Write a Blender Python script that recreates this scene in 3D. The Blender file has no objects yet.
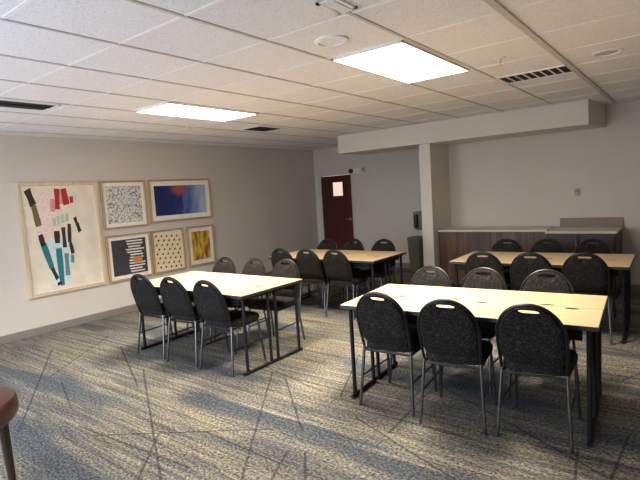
import bpy, bmesh, math, random
from mathutils import Vector, Matrix
random.seed(7)
sc = bpy.context.scene
COL = sc.collection
PI = math.pi

# ------------------------------------------------------------------ helpers
def link(o, parent=None):
    COL.objects.link(o)
    if parent: o.parent = parent
    return o

def obj(name, bm, mats, parent=None, smooth=True, angle=40):
    bmesh.ops.recalc_face_normals(bm, faces=bm.faces)
    me = bpy.data.meshes.new(name)
    bm.to_mesh(me); bm.free()
    for m in (mats if isinstance(mats, (list, tuple)) else [mats]): me.materials.append(m)
    if smooth:
        for p in me.polygons: p.use_smooth = True
        me.set_sharp_from_angle(angle=math.radians(angle))
    return link(bpy.data.objects.new(name, me), parent)

def tag(o, label=None, cat=None, group=None, kind=None):
    if label: o['label'] = label
    if cat: o['category'] = cat
    if group: o['group'] = group
    if kind: o['kind'] = kind
    return o

def empty(name, loc=(0, 0, 0), rz=0):
    o = bpy.data.objects.new(name, None)
    o.empty_display_size = 0.05
    o.location = loc; o.rotation_euler = (0, 0, rz)
    return link(o)

def copy_tree(o, parent=None):
    c = o.copy(); link(c)
    if parent:
        c.parent = parent
    for ch in list(o.children): copy_tree(ch, c)
    return c

def box(bm, x0, x1, y0, y1, z0, z1, bevel=0, seg=2, mi=0):
    r = bmesh.ops.create_cube(bm, size=1)
    vs = r['verts']
    for v in vs:
        v.co = Vector(((x0 + x1) / 2 + v.co.x * (x1 - x0), (y0 + y1) / 2 + v.co.y * (y1 - y0), (z0 + z1) / 2 + v.co.z * (z1 - z0)))
    fs = set(f for v in vs for f in v.link_faces)
    for f in fs: f.material_index = mi
    if bevel > 0:
        es = set(e for v in vs for e in v.link_edges)
        bmesh.ops.bevel(bm, geom=list(es), offset=bevel, segments=seg, affect='EDGES', profile=0.5)
    return bm

def B(*a, **k): return box(bmesh.new(), *a, **k)

def tube(bm, pts, r, seg=10, cap=True, closed=False):
    pts = [Vector(p) for p in pts]; n = len(pts)
    rs = r if isinstance(r, (list, tuple)) else [r] * n
    rings = []; up = None
    for i, p in enumerate(pts):
        if closed: d = (pts[(i + 1) % n] - pts[i - 1])
        else: d = pts[min(i + 1, n - 1)] - pts[max(i - 1, 0)]
        d.normalize()
        if up is None:
            a = Vector((0, 0, 1)) if abs(d.z) < .9 else Vector((1, 0, 0))
            up = (a - d * a.dot(d)).normalized()
        else:
            up = (up - d * up.dot(d)).normalized()
        s = d.cross(up)
        rings.append([bm.verts.new(p + (up * math.cos(2 * PI * k / seg) + s * math.sin(2 * PI * k / seg)) * rs[i]) for k in range(seg)])
    m = n if closed else n - 1
    for i in range(m):
        a, b = rings[i], rings[(i + 1) % n]
        for k in range(seg):
            bm.faces.new((a[k], a[(k + 1) % seg], b[(k + 1) % seg], b[k]))
    if cap and not closed:
        bm.faces.new(rings[0]); bm.faces.new(rings[-1][::-1])
    return bm

def lathe(bm, prof, seg=32, c=(0, 0, 0), mi=0):
    rings = []
    for r, z in prof:
        if r < 1e-6: rings.append([bm.verts.new((c[0], c[1], c[2] + z))])
        else: rings.append([bm.verts.new((c[0] + r * math.cos(2 * PI * k / seg), c[1] + r * math.sin(2 * PI * k / seg), c[2] + z)) for k in range(seg)])
    for a, b in zip(rings, rings[1:]):
        for k in range(seg):
            q = [a[k % len(a)], a[(k + 1) % len(a)], b[(k + 1) % len(b)], b[k % len(b)]]
            u = []
            for v in q:
                if v not in u: u.append(v)
            if len(u) > 2:
                f = bm.faces.new(u); f.material_index = mi
    return bm

# ------------------------------------------------------------------ materials
def lin(r, g, b):
    f = lambda c: ((c / 255) / 12.92 if c / 255 <= .04045 else ((c / 255 + .055) / 1.055) ** 2.4)
    return (f(r), f(g), f(b), 1)

class NT:
    def __init__(s, name):
        s.m = bpy.data.materials.new(name); s.m.use_nodes = True
        s.t = s.m.node_tree; s.b = s.t.nodes['Principled BSDF']
        s.tc = s.t.nodes.new('ShaderNodeTexCoord')
    def n(s, t, **k):
        x = s.t.nodes.new(t)
        for a, b in k.items(): setattr(x, a, b)
        return x
    def l(s, a, b): s.t.links.new(a, b)
    def mapping(s, scale=(1, 1, 1), rot=(0, 0, 0), coord='Object'):
        m = s.n('ShaderNodeMapping'); s.l(s.tc.outputs[coord], m.inputs[0])
        m.inputs['Scale'].default_value = scale; m.inputs['Rotation'].default_value = rot
        return m.outputs[0]
    def noise(s, vec, scale, detail=2, rough=.5):
        x = s.n('ShaderNodeTexNoise'); s.l(vec, x.inputs['Vector'])
        x.inputs['Scale'].default_value = scale; x.inputs['Detail'].default_value = detail; x.inputs['Roughness'].default_value = rough
        return x.outputs['Fac']
    def ramp(s, fac, stops, interp='LINEAR'):
        x = s.n('ShaderNodeValToRGB'); s.l(fac, x.inputs[0]); x.color_ramp.interpolation = interp
        e = x.color_ramp.elements
        while len(e) < len(stops): e.new(.5)
        for el, (p, c) in zip(e, stops):
            el.position = p; el.color = c if len(c) == 4 else (*c, 1)
        return x.outputs[0]
    def mix(s, fac, a, b, mode='MIX'):
        x = s.n('ShaderNodeMix', data_type='RGBA', blend_type=mode)
        for v, i in ((fac, 0), (a, 6), (b, 7)):
            if hasattr(v, 'links'): s.l(v, x.inputs[i])
            else: x.inputs[i].default_value = v
        return x.outputs[2]
    def math(s, op, a, b=0.0):
        x = s.n('ShaderNodeMath', operation=op)
        for v, i in ((a, 0), (b, 1)):
            if hasattr(v, 'links'): s.l(v, x.inputs[i])
            else: x.inputs[i].default_value = v
        return x.outputs[0]
    def color(s, c):
        if hasattr(c, 'links'): s.l(c, s.b.inputs['Base Color'])
        else: s.b.inputs['Base Color'].default_value = c
    def bump(s, h, strength=.2, dist=.01):
        x = s.n('ShaderNodeBump'); s.l(h, x.inputs['Height'])
        x.inputs['Strength'].default_value = strength; x.inputs['Distance'].default_value = dist
        s.l(x.outputs[0], s.b.inputs['Normal'])

def simple(name, c, rough=.5, metal=0, var=.06, scale=30, spec=.5):
    t = NT(name); t.b.inputs['Roughness'].default_value = rough; t.b.inputs['Metallic'].default_value = metal
    t.b.inputs['Specular IOR Level'].default_value = spec
    f = t.noise(t.mapping(), scale, 3)
    lo = tuple(x * (1 - var) for x in c[:3]) + (1,); hi = tuple(min(1, x * (1 + var)) for x in c[:3]) + (1,)
    t.color(t.ramp(f, [(.3, lo), (.7, hi)]))
    return t.m

def emit(name, c, strength, base=(.8, .8, .8, 1)):
    t = NT(name); t.color(base)
    t.b.inputs['Emission Color'].default_value = c; t.b.inputs['Emission Strength'].default_value = strength
    return t.m

def mat_paint(name, c):
    t = NT(name); t.b.inputs['Roughness'].default_value = .75; t.b.inputs['Specular IOR Level'].default_value = .25
    v = t.mapping()
    f = t.noise(v, 1.3, 3)
    t.color(t.ramp(f, [(.3, tuple(x * .97 for x in c[:3])), (.7, tuple(x * 1.02 for x in c[:3]))]))
    t.bump(t.noise(v, 220, 2), .08, .002)
    return t.m

def mat_ceiling():
    t = NT('acoustic_tile'); t.b.inputs['Roughness'].default_value = .9; t.b.inputs['Specular IOR Level'].default_value = .1
    v = t.mapping()
    n1 = t.noise(v, 95, 2, .7)
    spots = t.ramp(n1, [(.33, (.62, .61, .60)), (.45, (.82, .815, .81))])
    fis = t.noise(t.mapping((1, 3, 1)), 40, 3, .7)
    c = t.mix(t.ramp(fis, [(.33, (.4, .4, .4)), (.40, (0, 0, 0))]), spots, (.62, .61, .59, 1))
    t.color(c); t.bump(n1, .3, .003)
    return t.m

def mat_carpet():
    t = NT('streaked_carpet'); t.b.inputs['Roughness'].default_value = .95; t.b.inputs['Specular IOR Level'].default_value = .05
    # streaks run along the world X axis
    s1 = t.noise(t.mapping((.9, 26, 1)), 1.0, 4, .62)
    s2 = t.noise(t.mapping((2.2, 60, 1)), 1.0, 3, .6)
    band = t.noise(t.mapping((.34, 1.9, 1)), 1.0, 3, .55)
    warm = t.noise(t.mapping((.5, 2.6, 1), (0, 0, .1)), 1.3, 2, .5)
    light = t.ramp(warm, [(.38, lin(142, 138, 129)), (.62, lin(154, 145, 122))])
    base = t.mix(t.ramp(s1, [(.36, (1, 1, 1)), (.62, (0, 0, 0))]), light, lin(92, 91, 89))
    base = t.mix(t.ramp(s2, [(.34, (.75, .75, .75)), (.56, (0, 0, 0))]), base, lin(84, 85, 87))
    bf = t.math('ADD', band, t.math('MULTIPLY', t.math('SUBTRACT', s1, .5), .28))
    base = t.mix(t.ramp(bf, [(.53, (0, 0, 0)), (.62, (.85, .85, .85))]), base, lin(72, 79, 88))
    # thin dark lines crossing in several directions, broken up by noise
    sep = t.n('ShaderNodeSeparateXYZ'); t.l(t.mapping(), sep.inputs[0])
    X, Y = sep.outputs[0], sep.outputs[1]
    acc = None
    SEG = [(-3.90, 1.33, -5.85, 2.44), (-4.25, 2.58, -2.30, 1.44), (-3.05, 3.13, -2.02, 1.75), (-2.83, 3.06, -2.10, 2.40), (-3.35, 1.60, -2.30, 2.32),
           (-4.65, 1.99, -3.95, 1.74), (-2.02, 2.16, -1.84, 1.74), (-1.92, 2.21, -1.55, 1.75), (-.54, 3.08, -.47, 2.55), (-.31, 3.4, -.35, 2.6),
           (-2.45, 1.33, -2.95, 1.86), (-3.6, 1.62, -2.4, 1.70), (-2.7, 2.05, -1.9, 2.02), (-5.2, 2.9, -3.9, 2.3), (-2.6, 3.9, -2.2, 3.0), (-1.9, 2.75, -.9, 2.35)]
    rr = random.Random(11)
    for k in range(16):
        x0, y0, an, ln = rr.uniform(-6.2, 1.2), rr.uniform(2.9, 7.2), math.radians(rr.choice([-30, -52, 33, -86, 62, -14])), rr.uniform(.7, 1.8)
        SEG.append((x0, y0, x0 + ln * math.cos(an), y0 + ln * math.sin(an)))
    for x0, y0, x1, y1 in SEG:
        L = math.hypot(x1 - x0, y1 - y0); tx, ty = (x1 - x0) / L, (y1 - y0) / L
        def lincomb(ax, ay, c):
            m1 = t.n('ShaderNodeMath', operation='MULTIPLY_ADD'); t.l(X, m1.inputs[0]); m1.inputs[1].default_value = ax; m1.inputs[2].default_value = c
            m2 = t.n('ShaderNodeMath', operation='MULTIPLY_ADD'); t.l(Y, m2.inputs[0]); m2.inputs[1].default_value = ay; t.l(m1.outputs[0], m2.inputs[2])
            return t.math('ABSOLUTE', m2.outputs[0])
        mx, my = (x0 + x1) / 2, (y0 + y1) / 2
        dn = lincomb(-ty, tx, ty * mx - tx * my); dt = lincomb(tx, ty, -tx * mx - ty * my)
        ln = t.math('MULTIPLY', t.math('LESS_THAN', dn, .008), t.math('LESS_THAN', dt, L / 2))
        acc = ln if acc is None else t.math('MAXIMUM', acc, ln)
    # one broad slate band woven across the room in front of the tables
    wob = t.math('ADD', t.math('MULTIPLY', t.math('SUBTRACT', band, .5), .5), t.math('MULTIPLY', t.math('SUBTRACT', s1, .5), .35))
    bd = t.math('ABSOLUTE', t.math('ADD', t.math('SUBTRACT', Y, 2.36), wob))
    bd = t.ramp(bd, [(.06, (.85, .85, .85)), (.13, (0, 0, 0))])
    bd = t.math('MULTIPLY', bd, t.math('GREATER_THAN', t.math('ADD', X, t.math('MULTIPLY', s1, 1.2)), -2.75))
    base = t.mix(bd, base, lin(68, 75, 84))
    base = t.mix(t.math('MULTIPLY', acc, .6), base, lin(44, 47, 51))
    # loop speckle of the yarn
    sp = t.noise(t.mapping((48, 66, 48)), 1.0, 2, .8)
    base = t.mix(1.0, base, t.ramp(sp, [(.34, (.24, .24, .25)), (.5, (.90, .90, .90)), (.66, (1.75, 1.75, 1.70))]), 'MULTIPLY')
    t.color(base)
    t.bump(sp, .6, .006)
    return t.m

def mat_fabric():
    t = NT('flecked_upholstery'); t.b.inputs['Roughness'].default_value = .85; t.b.inputs['Specular IOR Level'].default_value = .2
    v = t.mapping()
    vo = t.n('ShaderNodeTexVoronoi'); t.l(v, vo.inputs['Vector']); vo.inputs['Scale'].default_value = 95
    n = t.noise(v, 75, 2, .7)
    c = t.ramp(n, [(.40, lin(16, 16, 18)), (.54, lin(31, 30, 28)), (.72, lin(64, 58, 49))])
    c = t.mix(t.ramp(vo.outputs['Distance'], [(.25, (.55, .55, .55)), (.4, (0, 0, 0))]), c, lin(11, 11, 14))
    t.color(c); t.bump(t.noise(v, 300, 2), .25, .002)
    return t.m

def mat_wood(name, a, b, axis='X', scale=1, rough=.35, planks=0):
    t = NT(name); t.b.inputs['Roughness'].default_value = rough
    sx = {'X': (1.2, 22, 22), 'Y': (22, 1.2, 22), 'Z': (22, 22, 1.2)}[axis]
    v = t.mapping(tuple(k * scale for k in sx))
    f = t.noise(v, 1.0, 4, .6)
    c = t.ramp(f, [(.28, a), (.72, b)])
    if planks:
        sep = t.n('ShaderNodeSeparateXYZ'); t.l(t.mapping(), sep.inputs[0])
        q = t.math('DIVIDE', sep.outputs[0], planks)
        wn = t.n('ShaderNodeTexWhiteNoise', noise_dimensions='1D'); t.l(t.math('FLOOR', q), wn.inputs['W'])
        c = t.mix(1.0, c, t.ramp(wn.outputs['Value'], [(0, (.55, .55, .55)), (1, (1.25, 1.2, 1.15))]), 'MULTIPLY')
        d = t.math('ABSOLUTE', t.math('SUBTRACT', t.math('FRACT', q), .5))
        c = t.mix(t.math('GREATER_THAN', d, .47), c, (.02, .014, .011, 1))
    t.color(c)
    return t.m

M = {}
M['paint'] = mat_paint('warm_grey_paint', (.62, .575, .505))
M['paint_light'] = mat_paint('pale_paint', (.68, .64, .565))
M['ceiling'] = mat_ceiling()
M['tbar'] = simple('white_grid_metal', (.86, .85, .83, 1), .4)
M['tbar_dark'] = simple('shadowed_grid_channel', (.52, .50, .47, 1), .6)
M['carpet'] = mat_carpet()
M['fabric'] = mat_fabric()
M['silver'] = simple('silver_metal', (.17, .17, .18, 1), .2, .9)
M['dark_frame'] = simple('dark_gunmetal', (.025, .025, .027, 1), .35, .7)
M['black_metal'] = simple('black_powder_metal', (.008, .008, .009, 1), .6, spec=.25)
M['black_edge'] = simple('black_edge_plastic', (.02, .018, .016, 1), .5)
M['black_plastic'] = simple('black_plastic', (.015, .014, .013, 1), .5)
M['maple'] = mat_wood('maple_laminate', lin(200, 172, 134), lin(214, 190, 152), 'X', .8, .42)
M['frame_wood'] = mat_wood('pale_oak_frame', lin(196, 172, 138), lin(222, 202, 170), 'Z', 1.5, .5)
M['frame_tan'] = mat_wood('tan_oak_frame', lin(168, 134, 96), lin(196, 164, 122), 'Z', 1.5, .5)
M['mat_board'] = simple('white_mat_board', lin(238, 232, 220), .9)
M['baseboard'] = simple('grey_vinyl_base', lin(128, 122, 114), .6)
M['door'] = mat_wood('red_mahogany_door', lin(56, 14, 11), lin(88, 23, 17), 'Z', 1, .35)
M['jamb'] = simple('pale_painted_jamb', lin(196, 188, 172), .5)
M['white_plastic'] = simple('white_plastic', lin(226, 222, 212), .5)
M['grey_plastic'] = simple('grey_plastic', lin(120, 120, 108), .5)
M['beige_plastic'] = simple('beige_plastic', lin(170, 168, 146), .5)
M['dark_void'] = simple('dark_duct_interior', (.004, .004, .004, 1), .9)
M['slats'] = mat_wood('brown_slat_wood', lin(68, 43, 28), lin(108, 73, 49), 'Z', 1, .45, planks=.085)
M['walnut'] = mat_wood('dark_walnut', lin(44, 28, 21), lin(70, 47, 35), 'X', 1, .4)
M['stone_top'] = simple('pale_counter_laminate', lin(206, 196, 180), .4)
M['taupe_top'] = simple('taupe_counter_laminate', lin(128, 108, 90), .45)
M['red_wood'] = mat_wood('reddish_table_wood', lin(72, 42, 34), lin(92, 56, 46), 'X', 1, .3)
M['dark_wood'] = mat_wood('dark_leg_wood', lin(34, 22, 16), lin(52, 34, 26), 'Z', 1, .4)
M['chrome'] = simple('brushed_chrome', (.6, .58, .55, 1), .25, 1)
M['brass'] = simple('brass', (.7, .55, .3, 1), .3, 1)
LIGHT_STR = 10.0
LAMP_W = 42.0
M['diffuser'] = emit('lit_diffuser', (1.0, .88, .71, 1), LIGHT_STR)
M['lit_pane'] = emit('lit_door_glass', (1.0, .76, .58, 1), .52, (.3, .3, .3, 1))
def mat_glass():
    t = NT('window_glass')
    tr = t.n('ShaderNodeBsdfTransparent'); gl = t.n('ShaderNodeBsdfGlossy'); gl.inputs['Roughness'].default_value = .02
    mx = t.n('ShaderNodeMixShader'); mx.inputs[0].default_value = .06
    t.l(tr.outputs[0], mx.inputs[1]); t.l(gl.outputs[0], mx.inputs[2])
    t.l(mx.outputs[0], t.t.nodes['Material Output'].inputs[0])
    return t.m
M['glass'] = mat_glass()

# ------------------------------------------------------------------ room
H = 2.53
XL, YB, YR = -6.70, 8.65, 7.70      # left wall, door wall, wall behind the counters
XR, YF = 1.70, -.55                # right wall, wall behind the camera
def struct(name, bm, mats, smooth=False, parent=None):
    o = obj(name, bm, mats, parent, smooth)
    if parent is None: o['kind'] = 'structure'
    return o

struct('floor', B(XL - .15, XR + .15, YF - .15, YB + .15, -.1, 0), M['carpet'])
struct('ceiling', B(XL - .15, XR + .15, YF - .15, YB + .15, H, H + .1), M['ceiling'])
struct('wall_left', B(XL - .15, XL, YF - .15, YB + .15, 0, H), M['paint'])
struct('wall_right', B(XR, XR + .15, YF - .15, YR + .15, 0, H), M['paint'])
# door wall with the door opening
DX0, DX1, DZ = -6.52, -5.74, 1.935
bm = bmesh.new()
box(bm, XL, DX0, YB, YB + .15, 0, H); box(bm, DX1, -3.19, YB, YB + .15, 0, H); box(bm, DX0, DX1, YB, YB + .15, DZ, H)
struct('wall_alcove', bm, M['paint'])
struct('wall_return', B(-3.37, -3.19, 7.0, YB, 0, H), M['paint_light'])
struct('wall_back', B(-3.19, XR, YR, YR + .15, 0, H), M['paint'])
bm = B(-4.82, -1.055, 6.93, YR, 2.23, H)
for v in bm.verts:
    if v.co.x > -2 and v.co.y > 7.5: v.co.x += .09
struct('ceiling_soffit', bm, M['paint_light'])
# wall behind the camera with daylight windows
WZ0, WZ1 = .08, 2.10
wins = [(-6.2, -4.2), (-3.7, -1.7)]
bm = bmesh.new()
xs = XL
for a, b in wins:
    box(bm, xs, a, YF - .15, YF, 0, H); xs = b
    box(bm, a, b, YF - .15, YF, 0, WZ0); box(bm, a, b, YF - .15, YF, WZ1, H)
box(bm, xs, XR, YF - .15, YF, 0, H)
struct('wall_front', bm, M['paint'])
for i, (a, b) in enumerate(wins):
    bm = bmesh.new()
    for q in ((a, a + .05, WZ0, WZ1), (b - .05, b, WZ0, WZ1), (a, b, WZ0, WZ0 + .05), (a, b, WZ1 - .05, WZ1), ((a + b) / 2 - .02, (a + b) / 2 + .02, WZ0, WZ1)):
        box(bm, q[0], q[1], YF - .1, YF - .05, q[2], q[3])
    w = struct('window_%d' % (i + 1), bm, M['white_plastic'])
    obj('pane', B(a + .05, b - .05, YF - .078, YF - .072, WZ0 + .05, WZ1 - .05), M['glass'], w, False)
# baseboards
struct('baseboard_left', B(XL, XL + .012, YF, YB, 0, .10, .003, 1), M['baseboard'])
bm = bmesh.new(); box(bm, DX1 + .05, -3.37, YB - .012, YB, 0, .10)
struct('baseboard_alcove', bm, M['baseboard'])
struct('baseboard_back', B(-3.19, XR, YR - .012, YR, 0, .10), M['baseboard'])
struct('baseboard_return', B(-3.382, -3.178, 6.988, 7.0, 0, .10), M['baseboard'])
# ceiling grid: light bars across the room, dark channels along it
bm = bmesh.new()
y = 1.065 - .61 * 4
while y < YB:
    if y > YF: box(bm, XL, XR, y - .010, y + .010, H - .003, H + .002)
    y += .61
struct('trim_1', bm, M['tbar'])
bm = bmesh.new()
x = -.846 - .61 * 9
while x < XR:
    if x > XL + .05: box(bm, x - .011, x + .011, YF, (YB if x < -3.4 else YR), H - .005, H + .002)
    x += .61
struct('trim_2', bm, M['tbar_dark'])
struct('trim_3', B(-.868, -.826, YF, YR, H - .012, H + .002), M['tbar_dark'])

# door
d = struct('door_1', B(DX0 + .005, DX1 - .005, YB + .01, YB + .055, .008, DZ - .004, .003, 1), M['door'])
gx0, gx1, gz0, gz1 = -6.215, -5.965, 1.50, 1.79
bm = bmesh.new()
for q in ((gx0 - .03, gx0, gz0 - .03, gz1 + .03), (gx1, gx1 + .03, gz0 - .03, gz1 + .03), (gx0, gx1, gz0 - .03, gz0), (gx0, gx1, gz1, gz1 + .03)):
    box(bm, q[0], q[1], YB - .006, YB + .012, q[2], q[3], .002, 1)
obj('vision_frame', bm, M['door'], d, False)
tag(obj('vision_pane', B(gx0, gx1, YB + .003, YB + .010, gz0, gz1), M['lit_pane'], d, False), 'lit door pane')
bm = bmesh.new(); lathe(bm, [(0, 0), (.028, 0), (.028, .008), (0, .008)], 20)
bmesh.ops.rotate(bm, verts=bm.verts, cent=(0, 0, 0), matrix=Matrix.Rotation(PI / 2, 3, 'X'))
tube(bm, [(0, 0, 0), (0, -.05, 0), (-.10, -.055, 0)], .009)
bmesh.ops.translate(bm, verts=bm.verts, vec=(DX1 - .075, YB + .01, 1.0))
obj('door_handle', bm, M['chrome'], d)
bm = bmesh.new()
for q in ((DX0 - .06, DX0, 0, DZ + .05), (DX1, DX1 + .03, 0, DZ + .03)):
    box(bm, q[0], q[1], YB - .014, YB + .06, q[2], q[3], .003, 1)
box(bm, DX0, DX1, YB - .014, YB + .06, DZ, DZ + .03, .003, 1)
struct('trim_4', bm, M['jamb'])

# ------------------------------------------------------------------ ceiling fixtures
def ceiling_light(x0, x1, y0, y1, label):
    t = tag(empty('ceiling_light', ((x0 + x1) / 2, (y0 + y1) / 2, H)), label, 'ceiling light', 'lit ceiling panels')
    a, b = (x1 - x0) / 2, (y1 - y0) / 2
    bm = bmesh.new(); w = .012
    for q in ((-a, -a + w, -b, b), (a - w, a, -b, b), (-a, a, -b, -b + w), (-a, a, b - w, b)):
        box(bm, q[0], q[1], q[2], q[3], -.016, 0)
    obj('frame', bm, M['tbar'], t, False)
    bm = bmesh.new(); box(bm, -a + w, a - w, -b + w, b - w, -.014, -.004)
    obj('diffuser', bm, M['diffuser'], t, False)
    L = bpy.data.lights.new('lamp', 'AREA'); L.shape = 'RECTANGLE'; L.size = 2 * a - .05; L.size_y = 2 * b - .05
    L.energy = LAMP_W; L.color = (1.0, .87, .70); L.spread = math.radians(118)
    lo = bpy.data.objects.new('lamp', L); link(lo, t); lo.location = (0, 0, -.018)
ceiling_light(-2.045, -1.485, 2.92, 4.08, 'bright rectangular ceiling light panel above the foreground table')
ceiling_light(-4.49, -3.925, 2.92, 4.10, 'bright rectangular ceiling light panel nearer the picture wall')

def vent(cx, cy, sx, sy, label, along='X', n=7):
    t = tag(empty('ceiling_vent', (cx, cy, H)), label, 'vent', 'ceiling vents')
    a, b = sx / 2, sy / 2; w = .022
    bm = bmesh.new()
    for q in ((-a, -a + w, -b, b), (a - w, a, -b, b), (-a, a, -b, -b + w), (-a, a, b - w, b)):
        box(bm, q[0], q[1], q[2], q[3], -.010, 0)
    obj('frame', bm, M['tbar'], t, False)
    obj('duct_opening', B(-a + w, a - w, -b + w, b - w, -.004, -.001), M['dark_void'], t, False)
    bm = bmesh.new()
    for k in range(1, n):
        if along == 'X':
            x = -a + w + (sx - 2 * w) * k / n; box(bm, x - .006, x + .006, -b + w, b - w, -.010, -.002)
        else:
            y = -b + w + (sy - 2 * w) * k / n; box(bm, -a + w, a - w, y - .004, y + .004, -.010, -.002)
    obj('louvre', bm, M['tbar'] if n > 2 else M['black_metal'], t, False)
vent(-1.15, 4.80, .60, .36, 'slotted ceiling vent with dark squares near the hanging soffit', 'X', 8)
vent(-4.72, 1.92, .34, .60, 'dark ceiling vent above the largest framed picture', 'X', 2)
vent(-4.80, 5.08, .40, .52, 'dark ceiling vent just beyond the light panel nearer the picture wall', 'X', 2)
vent(-1.44, 2.13, .12, .20, 'ceiling vent cut by the top edge of the photo', 'X', 6)

def disc(name, x, y, r, label, cat, kind):
    t = tag(empty(name, (x, y, H)), label, cat)
    if kind == 'speaker':
        obj('rim', lathe(bmesh.new(), [(r * .78, -.002), (r * .8, -.014), (r, -.010), (r, 0)], 40), M['tbar'], t)
        obj('grille', lathe(bmesh.new(), [(0, -.006), (r * .79, -.006)], 40), M['tbar'], t)
    elif kind == 'can':
        obj('rim', lathe(bmesh.new(), [(r * .72, -.001), (r * .78, -.010), (r, -.006), (r, 0)], 40), M['tbar'], t)
        obj('reflector', lathe(bmesh.new(), [(0, -.002), (r * .4, -.0025), (r * .73, -.003)], 40), M['tbar_dark'], t)
    else:
        obj('escutcheon', lathe(bmesh.new(), [(0, -.012), (.028, -.010), (r, -.004), (r, 0)], 28), M['white_plastic'], t)
        bm = bmesh.new(); lathe(bm, [(0, -.012), (.011, -.012), (.009, -.035), (.004, -.04), (.004, -.055), (.022, -.057), (.022, -.06), (0, -.06)], 20)
        obj('sprinkler_head', bm, M['brass'], t)
disc('ceiling_speaker', -1.80, 2.58, .105, 'round pale ceiling speaker beside the light above the foreground table', 'speaker', 'speaker')
disc('recessed_downlight', -.55, 4.46, .11, 'unlit round recessed downlight right of the slotted vent', 'downlight', 'can')
disc('fire_sprinkler', -1.19, 3.92, .045, 'brass sprinkler in the ceiling near the slotted vent', 'sprinkler', 'spr')
disc('fire_sprinkler', -5.06, 4.03, .045, 'brass sprinkler in the ceiling below the light nearer the picture wall', 'sprinkler', 'spr')

# ------------------------------------------------------------------ framed pictures on the left wall
def wall_bm(bm, quad, x, mi):
    # quad: list of (y, z) on the left wall, looking towards -X (y runs to the right)
    f = bm.faces.new([bm.verts.new((x, q[0], q[1])) for q in quad]); f.material_index = mi

def picture(y0, y1, z0, z1, label, fw, frame_mat, matw, art_mats, art=None, depth=.035):
    # thing at the picture's lower left corner, art drawn in local y (right) and z (up)
    w, h = y1 - y0, z1 - z0
    t = tag(empty('framed_picture', (XL + .001, y0, z0)), label, 'picture', 'framed prints on the left wall')
    bm = bmesh.new()
    box(bm, 0, depth, 0, fw, 0, h, .003, 1); box(bm, 0, depth, w - fw, w, 0, h, .003, 1)
    box(bm, 0, depth, fw, w - fw, 0, fw, .003, 1); box(bm, 0, depth, fw, w - fw, h - fw, h, .003, 1)
    obj('frame', bm, frame_mat, t, False)
    obj('mat_board', B(.004, .014, fw, w - fw, fw, h - fw), M['mat_board'], t, False)
    a0, a1, b0, b1 = fw + matw, w - fw - matw, fw + matw, h - fw - matw
    bm = bmesh.new(); box(bm, .0145, .0165, a0, a1, b0, b1)
    if art:
        def patch(pts, mi, lift=0):
            # pts in fractions of the sheet, (u right, v down)
            vs = [(a0 + (a1 - a0) * u, b1 - (b1 - b0) * v) for u, v in pts]
            lo = [bm.verts.new((.0165, q[0], q[1])) for q in vs]; hi = [bm.verts.new((.0172 + lift, q[0], q[1])) for q in vs]
            n = len(vs)
            fs = [bm.faces.new(hi)] + [bm.faces.new((lo[i], lo[(i + 1) % n], hi[(i + 1) % n], hi[i])) for i in range(n)]
            for f in fs: f.material_index = mi
        art(patch)
    obj('print', bm, art_mats, t, False)

def ink(name, *c): return simple('ink_' + name, lin(*c), .8, var=.12, scale=40)
IK = dict(cream=simple('print_cream', lin(226, 216, 194), .9, var=.08, scale=6), brown=ink('brown', 52, 34, 32), olive=ink('olive', 112, 96, 56), teal=ink('teal', 44, 118, 132),
          teal_grey=ink('teal_grey', 96, 136, 142), red=ink('red', 168, 44, 42), pink=ink('pink', 216, 150, 140), sage=ink('sage', 176, 196, 178), black=ink('black', 38, 36, 38),
          blush=ink('blush', 232, 208, 196), mint=ink('mint', 206, 222, 214), white=ink('white', 236, 230, 216), charcoal=ink('charcoal', 58, 60, 62), orange=ink('orange', 206, 126, 54), sand=simple('print_sand', lin(236, 218, 176), .9, var=.03))
def stroke(patch, u0, v0, u1, v1, w, mi, lift=0, taper=1):
    du, dv = u1 - u0, v1 - v0; L = math.hypot(du, dv); n = 6
    lft, rgt = [], []
    for k in range(n + 1):
        f = k / n; ww = w * (1 + (taper - 1) * f) * (1 + .10 * math.sin(5 * f + u0 * 30))
        px, py = u0 + du * f, v0 + dv * f
        nx, ny = -dv / L, du / L
        lft.append((px + nx * ww / 2, py + ny * ww / 2)); rgt.append((px - nx * ww / 2, py - ny * ww / 2))
    patch(lft + rgt[::-1], mi, lift)
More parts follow.
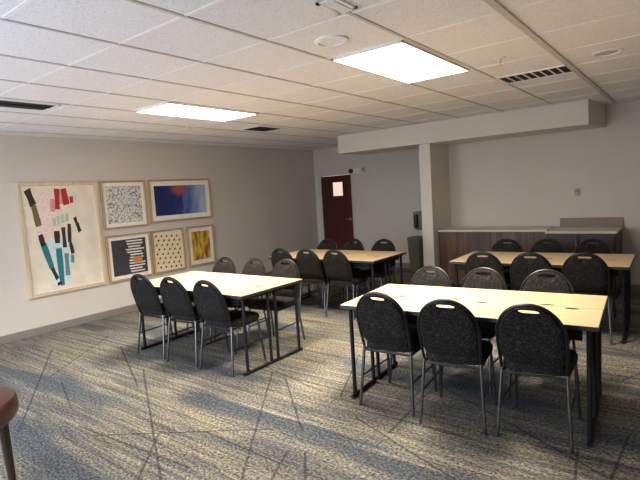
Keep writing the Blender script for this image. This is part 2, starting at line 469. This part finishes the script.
def art_big(p):
    # 0 cream 1 brown 2 olive 3 teal 4 teal_grey 5 red 6 pink 7 sage 8 black 9 blush 10 mint
    stroke(p, .36, .06, .30, .55, .34, 9); stroke(p, .42, .5, .40, .97, .30, 10, .0002)
    stroke(p, .075, .02, .135, .17, .085, 1, .0006); stroke(p, .135, .17, .175, .37, .075, 2, .0006); stroke(p, .18, .45, .205, .56, .065, 1, .0006)
    stroke(p, .205, .54, .285, .78, .075, 3, .0006); stroke(p, .285, .78, .345, .90, .05, 8, .0006); stroke(p, .36, .93, .37, .96, .06, 8, .0006)
    stroke(p, .40, .12, .385, .24, .07, 6, .0006); stroke(p, .47, .02, .45, .22, .07, 5, .0006); stroke(p, .56, .02, .585, .18, .085, 5, .0006); stroke(p, .515, .03, .51, .17, .05, 6, .0005)
    stroke(p, .66, .10, .66, .165, .05, 5, .0006)
    for k in range(4): stroke(p, .39 + k * .06, .30 - k * .012, .385 + k * .06, .38 - k * .012, .045, 7, .0006)
    stroke(p, .405, .43, .40, .55, .075, 1, .0006); stroke(p, .50, .40, .495, .60, .055, 1, .0006); stroke(p, .59, .37, .57, .56, .05, 1, .0006); stroke(p, .58, .56, .60, .67, .05, 1, .0006)
    stroke(p, .68, .31, .70, .37, .045, 8, .0006); stroke(p, .705, .37, .735, .46, .05, 8, .0006)
    stroke(p, .405, .60, .405, .97, .085, 3, .0006, .8); stroke(p, .505, .66, .495, .88, .06, 4, .0006); stroke(p, .59, .68, .58, .76, .045, 4, .0006)
picture(2.585, 3.625, .485, 1.945, 'largest framed print, tall cream sheet with red, brown and teal brush strokes', .045, M['frame_wood'], .012,
        [IK[k] for k in ('cream', 'brown', 'olive', 'teal', 'teal_grey', 'red', 'pink', 'sage', 'black', 'blush', 'mint')], art_big)

def mat_scribble():
    t = NT('grey_scribble_print'); t.b.inputs['Roughness'].default_value = .9
    v = t.mapping((1, 1, 1))
    n = t.n('ShaderNodeTexNoise'); t.l(v, n.inputs['Vector']); n.inputs['Scale'].default_value = 18; n.inputs['Detail'].default_value = 3
    d = t.math('ABSOLUTE', t.math('SUBTRACT', n.outputs['Fac'], .5))
    c = t.ramp(d, [(.012, lin(110, 112, 116)), (.035, lin(232, 228, 220))])
    c2 = t.ramp(t.noise(v, 40, 2), [(.34, lin(140, 142, 146)), (.43, lin(240, 240, 236))])
    t.color(t.mix(1.0, c, c2, 'MULTIPLY'))
    return t.m
picture(3.672, 4.385, 1.255, 1.95, 'framed print of dense grey scribbles on white, right of the largest print', .028, M['frame_tan'], .05, [mat_scribble()])

def mat_blue():
    t = NT('blue_watercolour_print'); t.b.inputs['Roughness'].default_value = .9
    sep = t.n('ShaderNodeSeparateXYZ'); t.l(t.tc.outputs['Generated'], sep.inputs[0])
    u, v = sep.outputs[1], sep.outputs[2]
    nn = t.noise(t.mapping((1, 7, 2)), 1.4, 3)
    base = t.ramp(t.math('ADD', u, t.math('MULTIPLY', t.math('SUBTRACT', nn, .5), .5)), [(.1, lin(26, 32, 84)), (.5, lin(38, 50, 114)), (.72, lin(104, 130, 176)), (.95, lin(176, 186, 204))])
    du = t.math('DIVIDE', t.math('SUBTRACT', u, .47), .22); dv = t.math('DIVIDE', t.math('SUBTRACT', v, .9), .28)
    r = t.math('SQRT', t.math('ADD', t.math('MULTIPLY', du, du), t.math('MULTIPLY', dv, dv)))
    r = t.math('ADD', r, t.math('SUBTRACT', nn, .5))
    t.color(t.mix(t.ramp(r, [(.3, (1, 1, 1)), (1, (0, 0, 0))]), base, lin(164, 84, 66)))
    return t.m
picture(4.44, 5.645, 1.285, 1.955, 'wide framed watercolour in dark blue with an orange patch', .028, M['frame_tan'], .072, [mat_blue()])

def art_stripe(p):
    p([(0, 0), (1, 0), (1, 1), (0, 1)], 1)
    rnd = random.Random(3)
    for k in range(12):
        v = .04 + k * .079; s = rnd.uniform(.38, .50); e = rnd.uniform(.84, .97)
        p([(s, v), (e, v + .008), (e - .02, v + .046), (s + .03, v + .038)], 2, .0004)
    p([(.60, .52), (.84, .52), (.84, .70), (.60, .70)], 3, .0008)
picture(3.672, 4.385, .485, 1.165, 'framed print of white stripes on charcoal with an orange block', .028, M['frame_tan'], .05, [IK['white'], IK['charcoal'], IK['white'], IK['orange']], art_stripe)

def art_dots(p):
    for i in range(5):
        for j in range(8):
            u = .10 + i * .195 + (.05 if j % 2 else -.03); v = .07 + j * .122 + i * .012
            if u > .95: continue
            stroke(p, u + .025, v - .02, u - .025, v + .02, .045, 1, .0004)
picture(4.415, 5.01, .485, 1.165, 'framed cream print dotted with rows of short black dashes', .030, M['frame_tan'], .02, [IK['sand'], IK['black']], art_dots)

def mat_gold():
    t = NT('gold_print'); t.b.inputs['Roughness'].default_value = .9
    a = t.noise(t.mapping((1, 9, 3.5)), 1.6, 3)
    t.color(t.ramp(a, [(.36, lin(120, 74, 26)), (.48, lin(196, 138, 40)), (.6, lin(216, 178, 66))]))
    return t.m
picture(5.085, 5.645, .495, 1.165, 'framed gold print with ochre blocks, lowest right of the six', .028, M['frame_tan'], .065, [mat_gold()])

# ------------------------------------------------------------------ chairs
SHEAR = .27
def back_y(z): return -.185 - (z - .44) * SHEAR   # recline of the back

def backrest_bm():
    bm = bmesh.new(); n = 56
    z0, zt, zc, hw = .48, .868, .66, .188
    cz = .834; sw, sh = .058, .0105
    def outer(a):
        # ray from the slot centre to the outline
        dx, dz = math.cos(a), math.sin(a); lo, hi = 0, 1
        for _ in range(40):
            m = (lo + hi) / 2; x, z = abs(dx * m), cz + dz * m
            if z > zc: ins = (x / hw) ** 2.05 + ((z - zc) / (zt - zc)) ** 2.05 < 1
            else:
                w = hw - .010 * ((zc - z) / (zc - z0)) ** 2
                ins = z > z0 and x < w
                if ins and z < z0 + .05:
                    q = (z0 + .05 - z) / .05; ins = x < w - .05 * (1 - math.sqrt(max(0, 1 - q * q)))
            lo, hi = (m, hi) if ins else (lo, m)
        return dx * lo, cz + dz * lo
    def inner(a):
        dx, dz = math.cos(a), math.sin(a)
        k = (abs(dx / sw) ** 4 + abs(dz / sh) ** 4) ** -.25
        return dx * k, cz + dz * k
    # angles spread evenly along the outline
    prm = []
    for k in range(n):
        prm.append(2 * PI * k / n)
    R = 9; front, back = [], []
    for i in range(R + 1):
        t = i / R
        h = .021 * (max(0, 1 - abs(2 * t - 1) ** 5)) ** .5 + .003
        fr, br = [], []
        for a in prm:
            ix, iz = inner(a); ox, oz = outer(a)
            x, z = ix + (ox - ix) * t, iz + (oz - iz) * t
            y = back_y(z)
            fr.append(bm.verts.new((x, y + h, z))); br.append(bm.verts.new((x, y - h, z)))
        front.append(fr); back.append(br)
    for ring in (front, back):
        for i in range(R):
            for k in range(n):
                bm.faces.new((ring[i][k], ring[i][(k + 1) % n], ring[i + 1][(k + 1) % n], ring[i + 1][k]))
    for i in (0, R):
        for k in range(n):
            bm.faces.new((front[i][k], front[i][(k + 1) % n], back[i][(k + 1) % n], back[i][k]))
    return bm

def make_chair():
    t = empty('stacking_chair')
    # seat cushion
    bm = bmesh.new(); prof = []
    for k in range(40):
        a = 2 * PI * k / 40
        c, s = math.cos(a), math.sin(a)
        e = 5
        r = (abs(c) ** e + abs(s) ** e) ** (-1 / e)
        prof.append((c * r, s * r))
    rings = []
    for sc_, z in ((.90, .425), (.985, .43), (1.0, .447), (.995, .462), (.95, .478), (.80, .487), (.4, .491)):
        rings.append([bm.verts.new((x * .203 * sc_ * (1 + .03 * y), .015 + y * .215 * sc_, z)) for x, y in prof])
    for a, b in zip(rings, rings[1:]):
        for k in range(40): bm.faces.new((a[k], a[(k + 1) % 40], b[(k + 1) % 40], b[k]))
    bm.faces.new(rings[0][::-1]); bm.faces.new(rings[-1])
    obj('seat', bm, M['fabric'], t)
    obj('backrest', backrest_bm(), M['fabric'], t)
    # arched tube round the back
    pts = []
    for k in range(0, 7):
        z = .44 + (.66 - .44) * k / 6; w = .195 - .010 * ((.66 - z) / .22) ** 2
        pts.append((-w, back_y(z), z))
    for k in range(1, 24):
        a = PI - PI * k / 24; c, s = math.cos(a), math.sin(a)
        x = abs(c) ** (2 / 2.05) * .195 * (1 if c > 0 else -1); z = .66 + abs(s) ** (2 / 2.05) * .216
        pts.append((x, back_y(z), z))
    pts += [(-p[0], p[1], p[2]) for p in pts[6::-1]]
    obj('back_frame', tube(bmesh.new(), pts, .0105, 8), M['dark_frame'], t)
    for s in (-1, 1):
        obj('leg', tube(bmesh.new(), [(s * .186, back_y(.44), .44), (s * .19, -.195, .36), (s * .212, -.245, .0)], .0115, 10), M['silver'], t)
        obj('leg', tube(bmesh.new(), [(s * .178, .165, .43), (s * .184, .18, .36), (s * .20, .22, .0)], .0115, 10), M['silver'], t)
        obj('side_rail', tube(bmesh.new(), [(s * .186, -.185, .415), (s * .178, .168, .415)], .010, 8), M['dark_frame'], t)
        obj('stretcher', tube(bmesh.new(), [(s * .198, -.214, .22), (s * .19, .196, .22)], .007, 8), M['dark_frame'], t)
    obj('cross_rail', tube(bmesh.new(), [(-.186, -.18, .412), (.186, -.18, .412)], .010, 8), M['dark_frame'], t)
    return t

C0 = make_chair()
used = False
def chair(topx, topy, deg, label, face=1):
    """topx/topy: point under the top of the back; face=1 looks to +Y, -1 looks to -Y."""
    global used
    o = C0 if not used else copy_tree(C0)
    used = True
    a = math.radians(deg) + (0 if face > 0 else PI)
    off = Vector((0, back_y(.87), 0))
    off.rotate(Matrix.Rotation(a, 3, 'Z'))
    o.location = (topx - off.x, topy - off.y, 0); o.rotation_euler = (0, 0, a)
    tag(o, label, 'chair', 'round-backed stacking chairs')
    return o

K = 'dark stacking chair, '
T1, T2, T3, T4 = 'the foreground table', 'the table near the pictures', 'the table by the red door', 'the table by the brown counter'
chair(-1.765, 2.90, 3, K + 'leftmost on the near side of ' + T1)
chair(-1.25, 2.87, 8, K + 'middle one on the near side of ' + T1)
chair(-.765, 2.93, 3, K + 'rightmost on the near side of ' + T1)
chair(-1.87, 4.04, 3, K + 'leftmost on the far side of ' + T1, -1)
chair(-1.41, 4.08, 0, K + 'middle one on the far side of ' + T1, -1)
chair(-.925, 4.12, 4, K + 'rightmost on the far side of ' + T1, -1)
chair(-4.53, 2.80, 4, K + 'leftmost on the near side of ' + T2)
chair(-4.01, 2.80, 4, K + 'middle one on the near side of ' + T2)
chair(-3.50, 2.80, 3, K + 'rightmost on the near side of ' + T2)
chair(-4.575, 4.02, 3, K + 'leftmost on the far side of ' + T2, -1)
chair(-4.06, 4.02, -3, K + 'middle one on the far side of ' + T2, -1)
chair(-3.62, 4.07, 5, K + 'rightmost on the far side of ' + T2, -1)
chair(-4.452, 4.88, 2, K + 'leftmost on the near side of ' + T3)
chair(-4.005, 4.88, 2, K + 'middle one on the near side of ' + T3)
chair(-3.555, 4.88, 2, K + 'rightmost on the near side of ' + T3)
chair(-4.49, 6.04, 2, K + 'leftmost on the far side of ' + T3, -1)
chair(-4.0, 6.03, -2, K + 'middle one on the far side of ' + T3, -1)
chair(-3.51, 6.05, 2, K + 'rightmost on the far side of ' + T3, -1)
chair(-1.755, 5.02, 3, K + 'leftmost on the near side of ' + T4)
chair(-1.29, 5.05, 5, K + 'middle one on the near side of ' + T4)
chair(-.825, 5.13, 3, K + 'rightmost on the near side of ' + T4)
chair(-1.85, 6.20, 3, K + 'leftmost on the far side of ' + T4, -1)
chair(-1.39, 6.24, 4, K + 'middle one on the far side of ' + T4, -1)
chair(-.915, 6.27, 4, K + 'rightmost on the far side of ' + T4, -1)

# ------------------------------------------------------------------ tables
TL, TD, TH = 1.72, .425, .74
def make_table():
    t = empty('training_table')
    a, b = TL / 2, TD / 2
    top = obj('tabletop', B(-a + .003, a - .003, -b + .003, b - .003, TH - .026, TH, .002, 1), M['maple'], t, False)
    bm = bmesh.new()
    for q in ((-a, -a + .003, -b, b), (a - .003, a, -b, b), (-a, a, -b, -b + .003), (-a, a, b - .003, b)):
        box(bm, q[0], q[1], q[2], q[3], TH - .028, TH - .003)
    obj('edge_band', bm, M['black_edge'], top, False)
    obj('apron', B(-a + .09, a - .09, -b + .05, -b + .068, TH - .105, TH - .026, .002, 1), M['black_metal'], t, False)
    for sx in (-1, 1):
        x = sx * (a - .055)
        for y in (-b + .065, b - .045):
            obj('leg', tube(bmesh.new(), [(x, y, .012), (x, y, TH - .027)], .0155, 12), M['black_metal'], t)
        obj('foot_bar', tube(bmesh.new(), [(x, -b + .02, .016), (x, b - .01, .016)], .0155, 12), M['black_metal'], t)
        obj('top_rail', B(x - .014, x + .014, -b + .04, b - .02, TH - .056, TH - .026), M['black_metal'], t, False)
    for gx in (-.52, .10, .68):
        bm = bmesh.new()
        lathe(bm, [(0, .0012), (.8, .0012), (1, .0006), (1, -.001)], 28)
        for v in bm.verts: v.co = Vector((gx + v.co.x * .045, b - .030 + v.co.y * .017, TH + v.co.z))
        obj('cable_grommet', bm, M['black_plastic'], top)
    return t
TT = make_table(); tfirst = True
def table(cx, cy, deg, where):
    global tfirst
    a = math.radians(deg)
    for half, s in (('near', -1), ('far', 1)):
        o = TT if tfirst else copy_tree(TT)
        tfirst = False
        r = a if s < 0 else a + PI
        off = s * (TD / 2 + .003)
        o.location = (cx - math.sin(a) * off, cy + math.cos(a) * off, 0); o.rotation_euler = (0, 0, r)
        tag(o, 'narrow light wood training table, %s one of the pair %s' % (half, where), 'table', 'training tables pushed together in pairs')
table(-1.315, 3.465, 4, 'in the foreground')
table(-4.005, 3.335, 0, 'beside the framed pictures')
table(-3.92, 5.42, 0, 'in front of the red door')
table(-1.345, 5.65, 2, 'in front of the brown counter')

# ------------------------------------------------------------------ counters along the back wall
t = tag(empty('sideboard', (-2.37, 7.40, 0)), 'low brown wood-panelled sideboard with pale top against the back wall', 'sideboard')
obj('body', B(-.80, .765, -.245, .28, .07, .875, .002, 1), M['slats'], t, False)
obj('plinth', B(-.80, .765, -.20, .28, 0, .07), M['black_metal'], t, False)
obj('countertop', B(-.81, .77, -.27, .285, .875, .905, .004, 2), M['stone_top'], t, False)
t = tag(empty('service_counter', (-1.18, 7.35, 0)), 'dark wood service counter with raised back panel, right of the sideboard', 'counter')
obj('body', B(-.40, .40, -.33, .33, .06, .865, .003, 1), M['walnut'], t, False)
obj('plinth', B(-.38, .38, -.28, .33, 0, .06), M['black_metal'], t, False)
obj('countertop', B(-.415, .415, -.35, .335, .865, .895, .004, 2), M['stone_top'], t, False)
obj('back_panel', B(-.36, .415, .30, .338, .895, 1.015, .003, 1), M['taupe_top'], t, False)
for s, c in ((-1, -.20), (1, .20)):
    dd = obj('door', B(c - .19, c + .19, -.348, -.33, .09, .84, .003, 1), M['walnut'], t, False)
    obj('handle', tube(bmesh.new(), [(c - s * .16, -.348, .70), (c - s * .16, -.37, .70), (c - s * .16, -.37, .82), (c - s * .16, -.348, .82)], .005, 8), M['chrome'], dd)

# ------------------------------------------------------------------ small wall things
t = tag(empty('emergency_light', (-5.56, YB, 1.99)), 'white emergency light with dark lamp head beside the top of the red door', 'emergency light')
obj('housing', B(-.10, .17, -.06, 0, -.055, .065, .012, 3), M['white_plastic'], t)
for x in (-.12, .13):
    bm = bmesh.new(); lathe(bm, [(0, 0), (.04, .0), (.048, .03), (.03, .075), (0, .08)], 20)
    bmesh.ops.rotate(bm, verts=bm.verts, cent=(0, 0, 0), matrix=Matrix.Rotation(PI / 2.4, 3, 'X'))
    for v in bm.verts: v.co = Vector((x + v.co.x, -.055 - .05 + (v.co.y + .05), .0 + v.co.z - .0))
    obj('lamp_head', bm, M['black_plastic'] if x < 0 else M['white_plastic'], t)
t = tag(empty('wall_thermostat', (-1.32, YR, 1.38)), 'small grey thermostat on the wall above the service counter', 'thermostat')
obj('case', B(-.035, .035, -.022, 0, -.05, .05, .006, 2), M['beige_plastic'], t)
obj('display', B(-.022, .022, -.0235, -.021, .0, .03), M['baseboard'], t, False)
t = tag(empty('wall_dispenser', (-4.21, YB, .92)), 'grey wall dispenser with dark front by the pale wall end', 'dispenser')
obj('backplate', B(-.09, .10, -.02, 0, -.16, .20, .006, 2), M['grey_plastic'], t)
obj('case', B(-.085, -.02, -.10, -.02, -.12, .14, .012, 3), M['black_plastic'], t)
obj('hood', B(-.09, .10, -.11, -.02, .14, .19, .010, 2), M['grey_plastic'], t)
t = tag(empty('waste_bin', (-4.17, 8.38, 0)), 'grey-green waste bin standing under the wall dispenser', 'bin')
bm = bmesh.new()
for (w, z) in ((.10, 0), (.125, .60)): pass
vs = [[bm.verts.new((sx * w, sy * w, z)) for sx, sy in ((-1, -1), (1, -1), (1, 1), (-1, 1))] for w, z in ((.10, 0), (.125, .58))]
for k in range(4): bm.faces.new((vs[0][k], vs[0][(k + 1) % 4], vs[1][(k + 1) % 4], vs[1][k]))
bm.faces.new(vs[0][::-1]); bm.faces.new(vs[1])
bmesh.ops.bevel(bm, geom=list(bm.edges), offset=.012, segments=2, affect='EDGES')
M['bin'] = simple('grey_green_plastic', lin(104, 104, 88), .55)
obj('body', bm, M['bin'], t)
obj('lid', B(-.13, .13, -.13, .13, .58, .66, .02, 3), M['bin'], t)

# ------------------------------------------------------------------ round table at the left edge
t = tag(empty('round_side_table', (-3.06, .775, 0)), 'round reddish wood side table cut off at the lower left corner', 'side table')
SR, SH = .275, .615
obj('tabletop', lathe(bmesh.new(), [(0, SH), (SR - .04, SH), (SR - .014, SH - .006), (SR - .003, SH - .022), (SR, SH - .06), (SR - .004, SH - .095), (SR - .018, SH - .118), (SR - .05, SH - .13), (0, SH - .13)], 64), M['red_wood'], t)
for k in range(4):
    a = PI / 4 + k * PI / 2 - .75
    c, s = math.cos(a), math.sin(a)
    obj('leg', tube(bmesh.new(), [(c * .215, s * .215, 0), (c * .20, s * .20, SH - .125)], [.018, .028], 14), M['dark_wood'], t)
obj('apron', lathe(bmesh.new(), [(.185, SH - .17), (.20, SH - .17), (.20, SH - .128), (.185, SH - .128), (.185, SH - .17)], 48), M['dark_wood'], t)

# ------------------------------------------------------------------ light from outside
w = bpy.data.worlds.new('World'); sc.world = w; w.use_nodes = True
bg = w.node_tree.nodes['Background']; bg.inputs[1].default_value = 1.0
wt = w.node_tree; wc = wt.nodes.new('ShaderNodeTexCoord'); ws = wt.nodes.new('ShaderNodeSeparateXYZ'); wr = wt.nodes.new('ShaderNodeValToRGB')
wt.links.new(wc.outputs['Generated'], ws.inputs[0])
wm = wt.nodes.new('ShaderNodeMath'); wm.operation = 'MULTIPLY_ADD'; wm.inputs[1].default_value = .5; wm.inputs[2].default_value = .5
wt.links.new(ws.outputs[2], wm.inputs[0]); wt.links.new(wm.outputs[0], wr.inputs[0])
wr.color_ramp.elements[0].position = .48; wr.color_ramp.elements[0].color = (3.1, 3.45, 4.3, 1)     # ground outside
wr.color_ramp.elements[1].position = .52; wr.color_ramp.elements[1].color = (5.9, 6.5, 7.6, 1)    # overcast sky
wt.links.new(wr.outputs[0], bg.inputs[0])
for a, b in wins:
    L = bpy.data.lights.new('window_portal', 'AREA'); L.shape = 'RECTANGLE'; L.size = b - a; L.size_y = WZ1 - WZ0
    L.cycles.is_portal = True
    o = bpy.data.objects.new('window_portal', L); link(o)
    o.location = ((a + b) / 2, YF - .12, (WZ0 + WZ1) / 2); o.rotation_euler = (PI / 2, 0, 0)   # faces +Y

# ------------------------------------------------------------------ camera
cam = bpy.data.cameras.new('Camera'); co = bpy.data.objects.new('Camera', cam); link(co)
f, pitch, roll, yaw = 490.65, .0967631, -.0624090, .6559629
cam.sensor_fit = 'HORIZONTAL'; cam.sensor_width = 36; cam.lens = f / 640 * 36
cam.clip_start = .05
cp, sp, cr, sr, cy, sy = math.cos(pitch), math.sin(pitch), math.cos(roll), math.sin(roll), math.cos(yaw), math.sin(yaw)
Mw = Matrix(((cr, -sr, 0), (sr, cr, 0), (0, 0, 1))) @ Matrix(((1, 0, 0), (0, cp, -sp), (0, sp, cp))) @ Matrix(((1, 0, 0), (0, 0, -1), (0, 1, 0))) @ Matrix(((cy, sy, 0), (-sy, cy, 0), (0, 0, 1)))
R = Matrix((Mw[0], -Mw[1], -Mw[2])).transposed()
co.matrix_world = Matrix.Translation((0, 0, 1.6)) @ R.to_4x4()
sc.camera = co

sc.view_settings.view_transform = 'Standard'; sc.view_settings.look = 'None'
sc.view_settings.exposure = 0.75; sc.view_settings.gamma = 1; sc.view_settings.use_curve_mapping = False
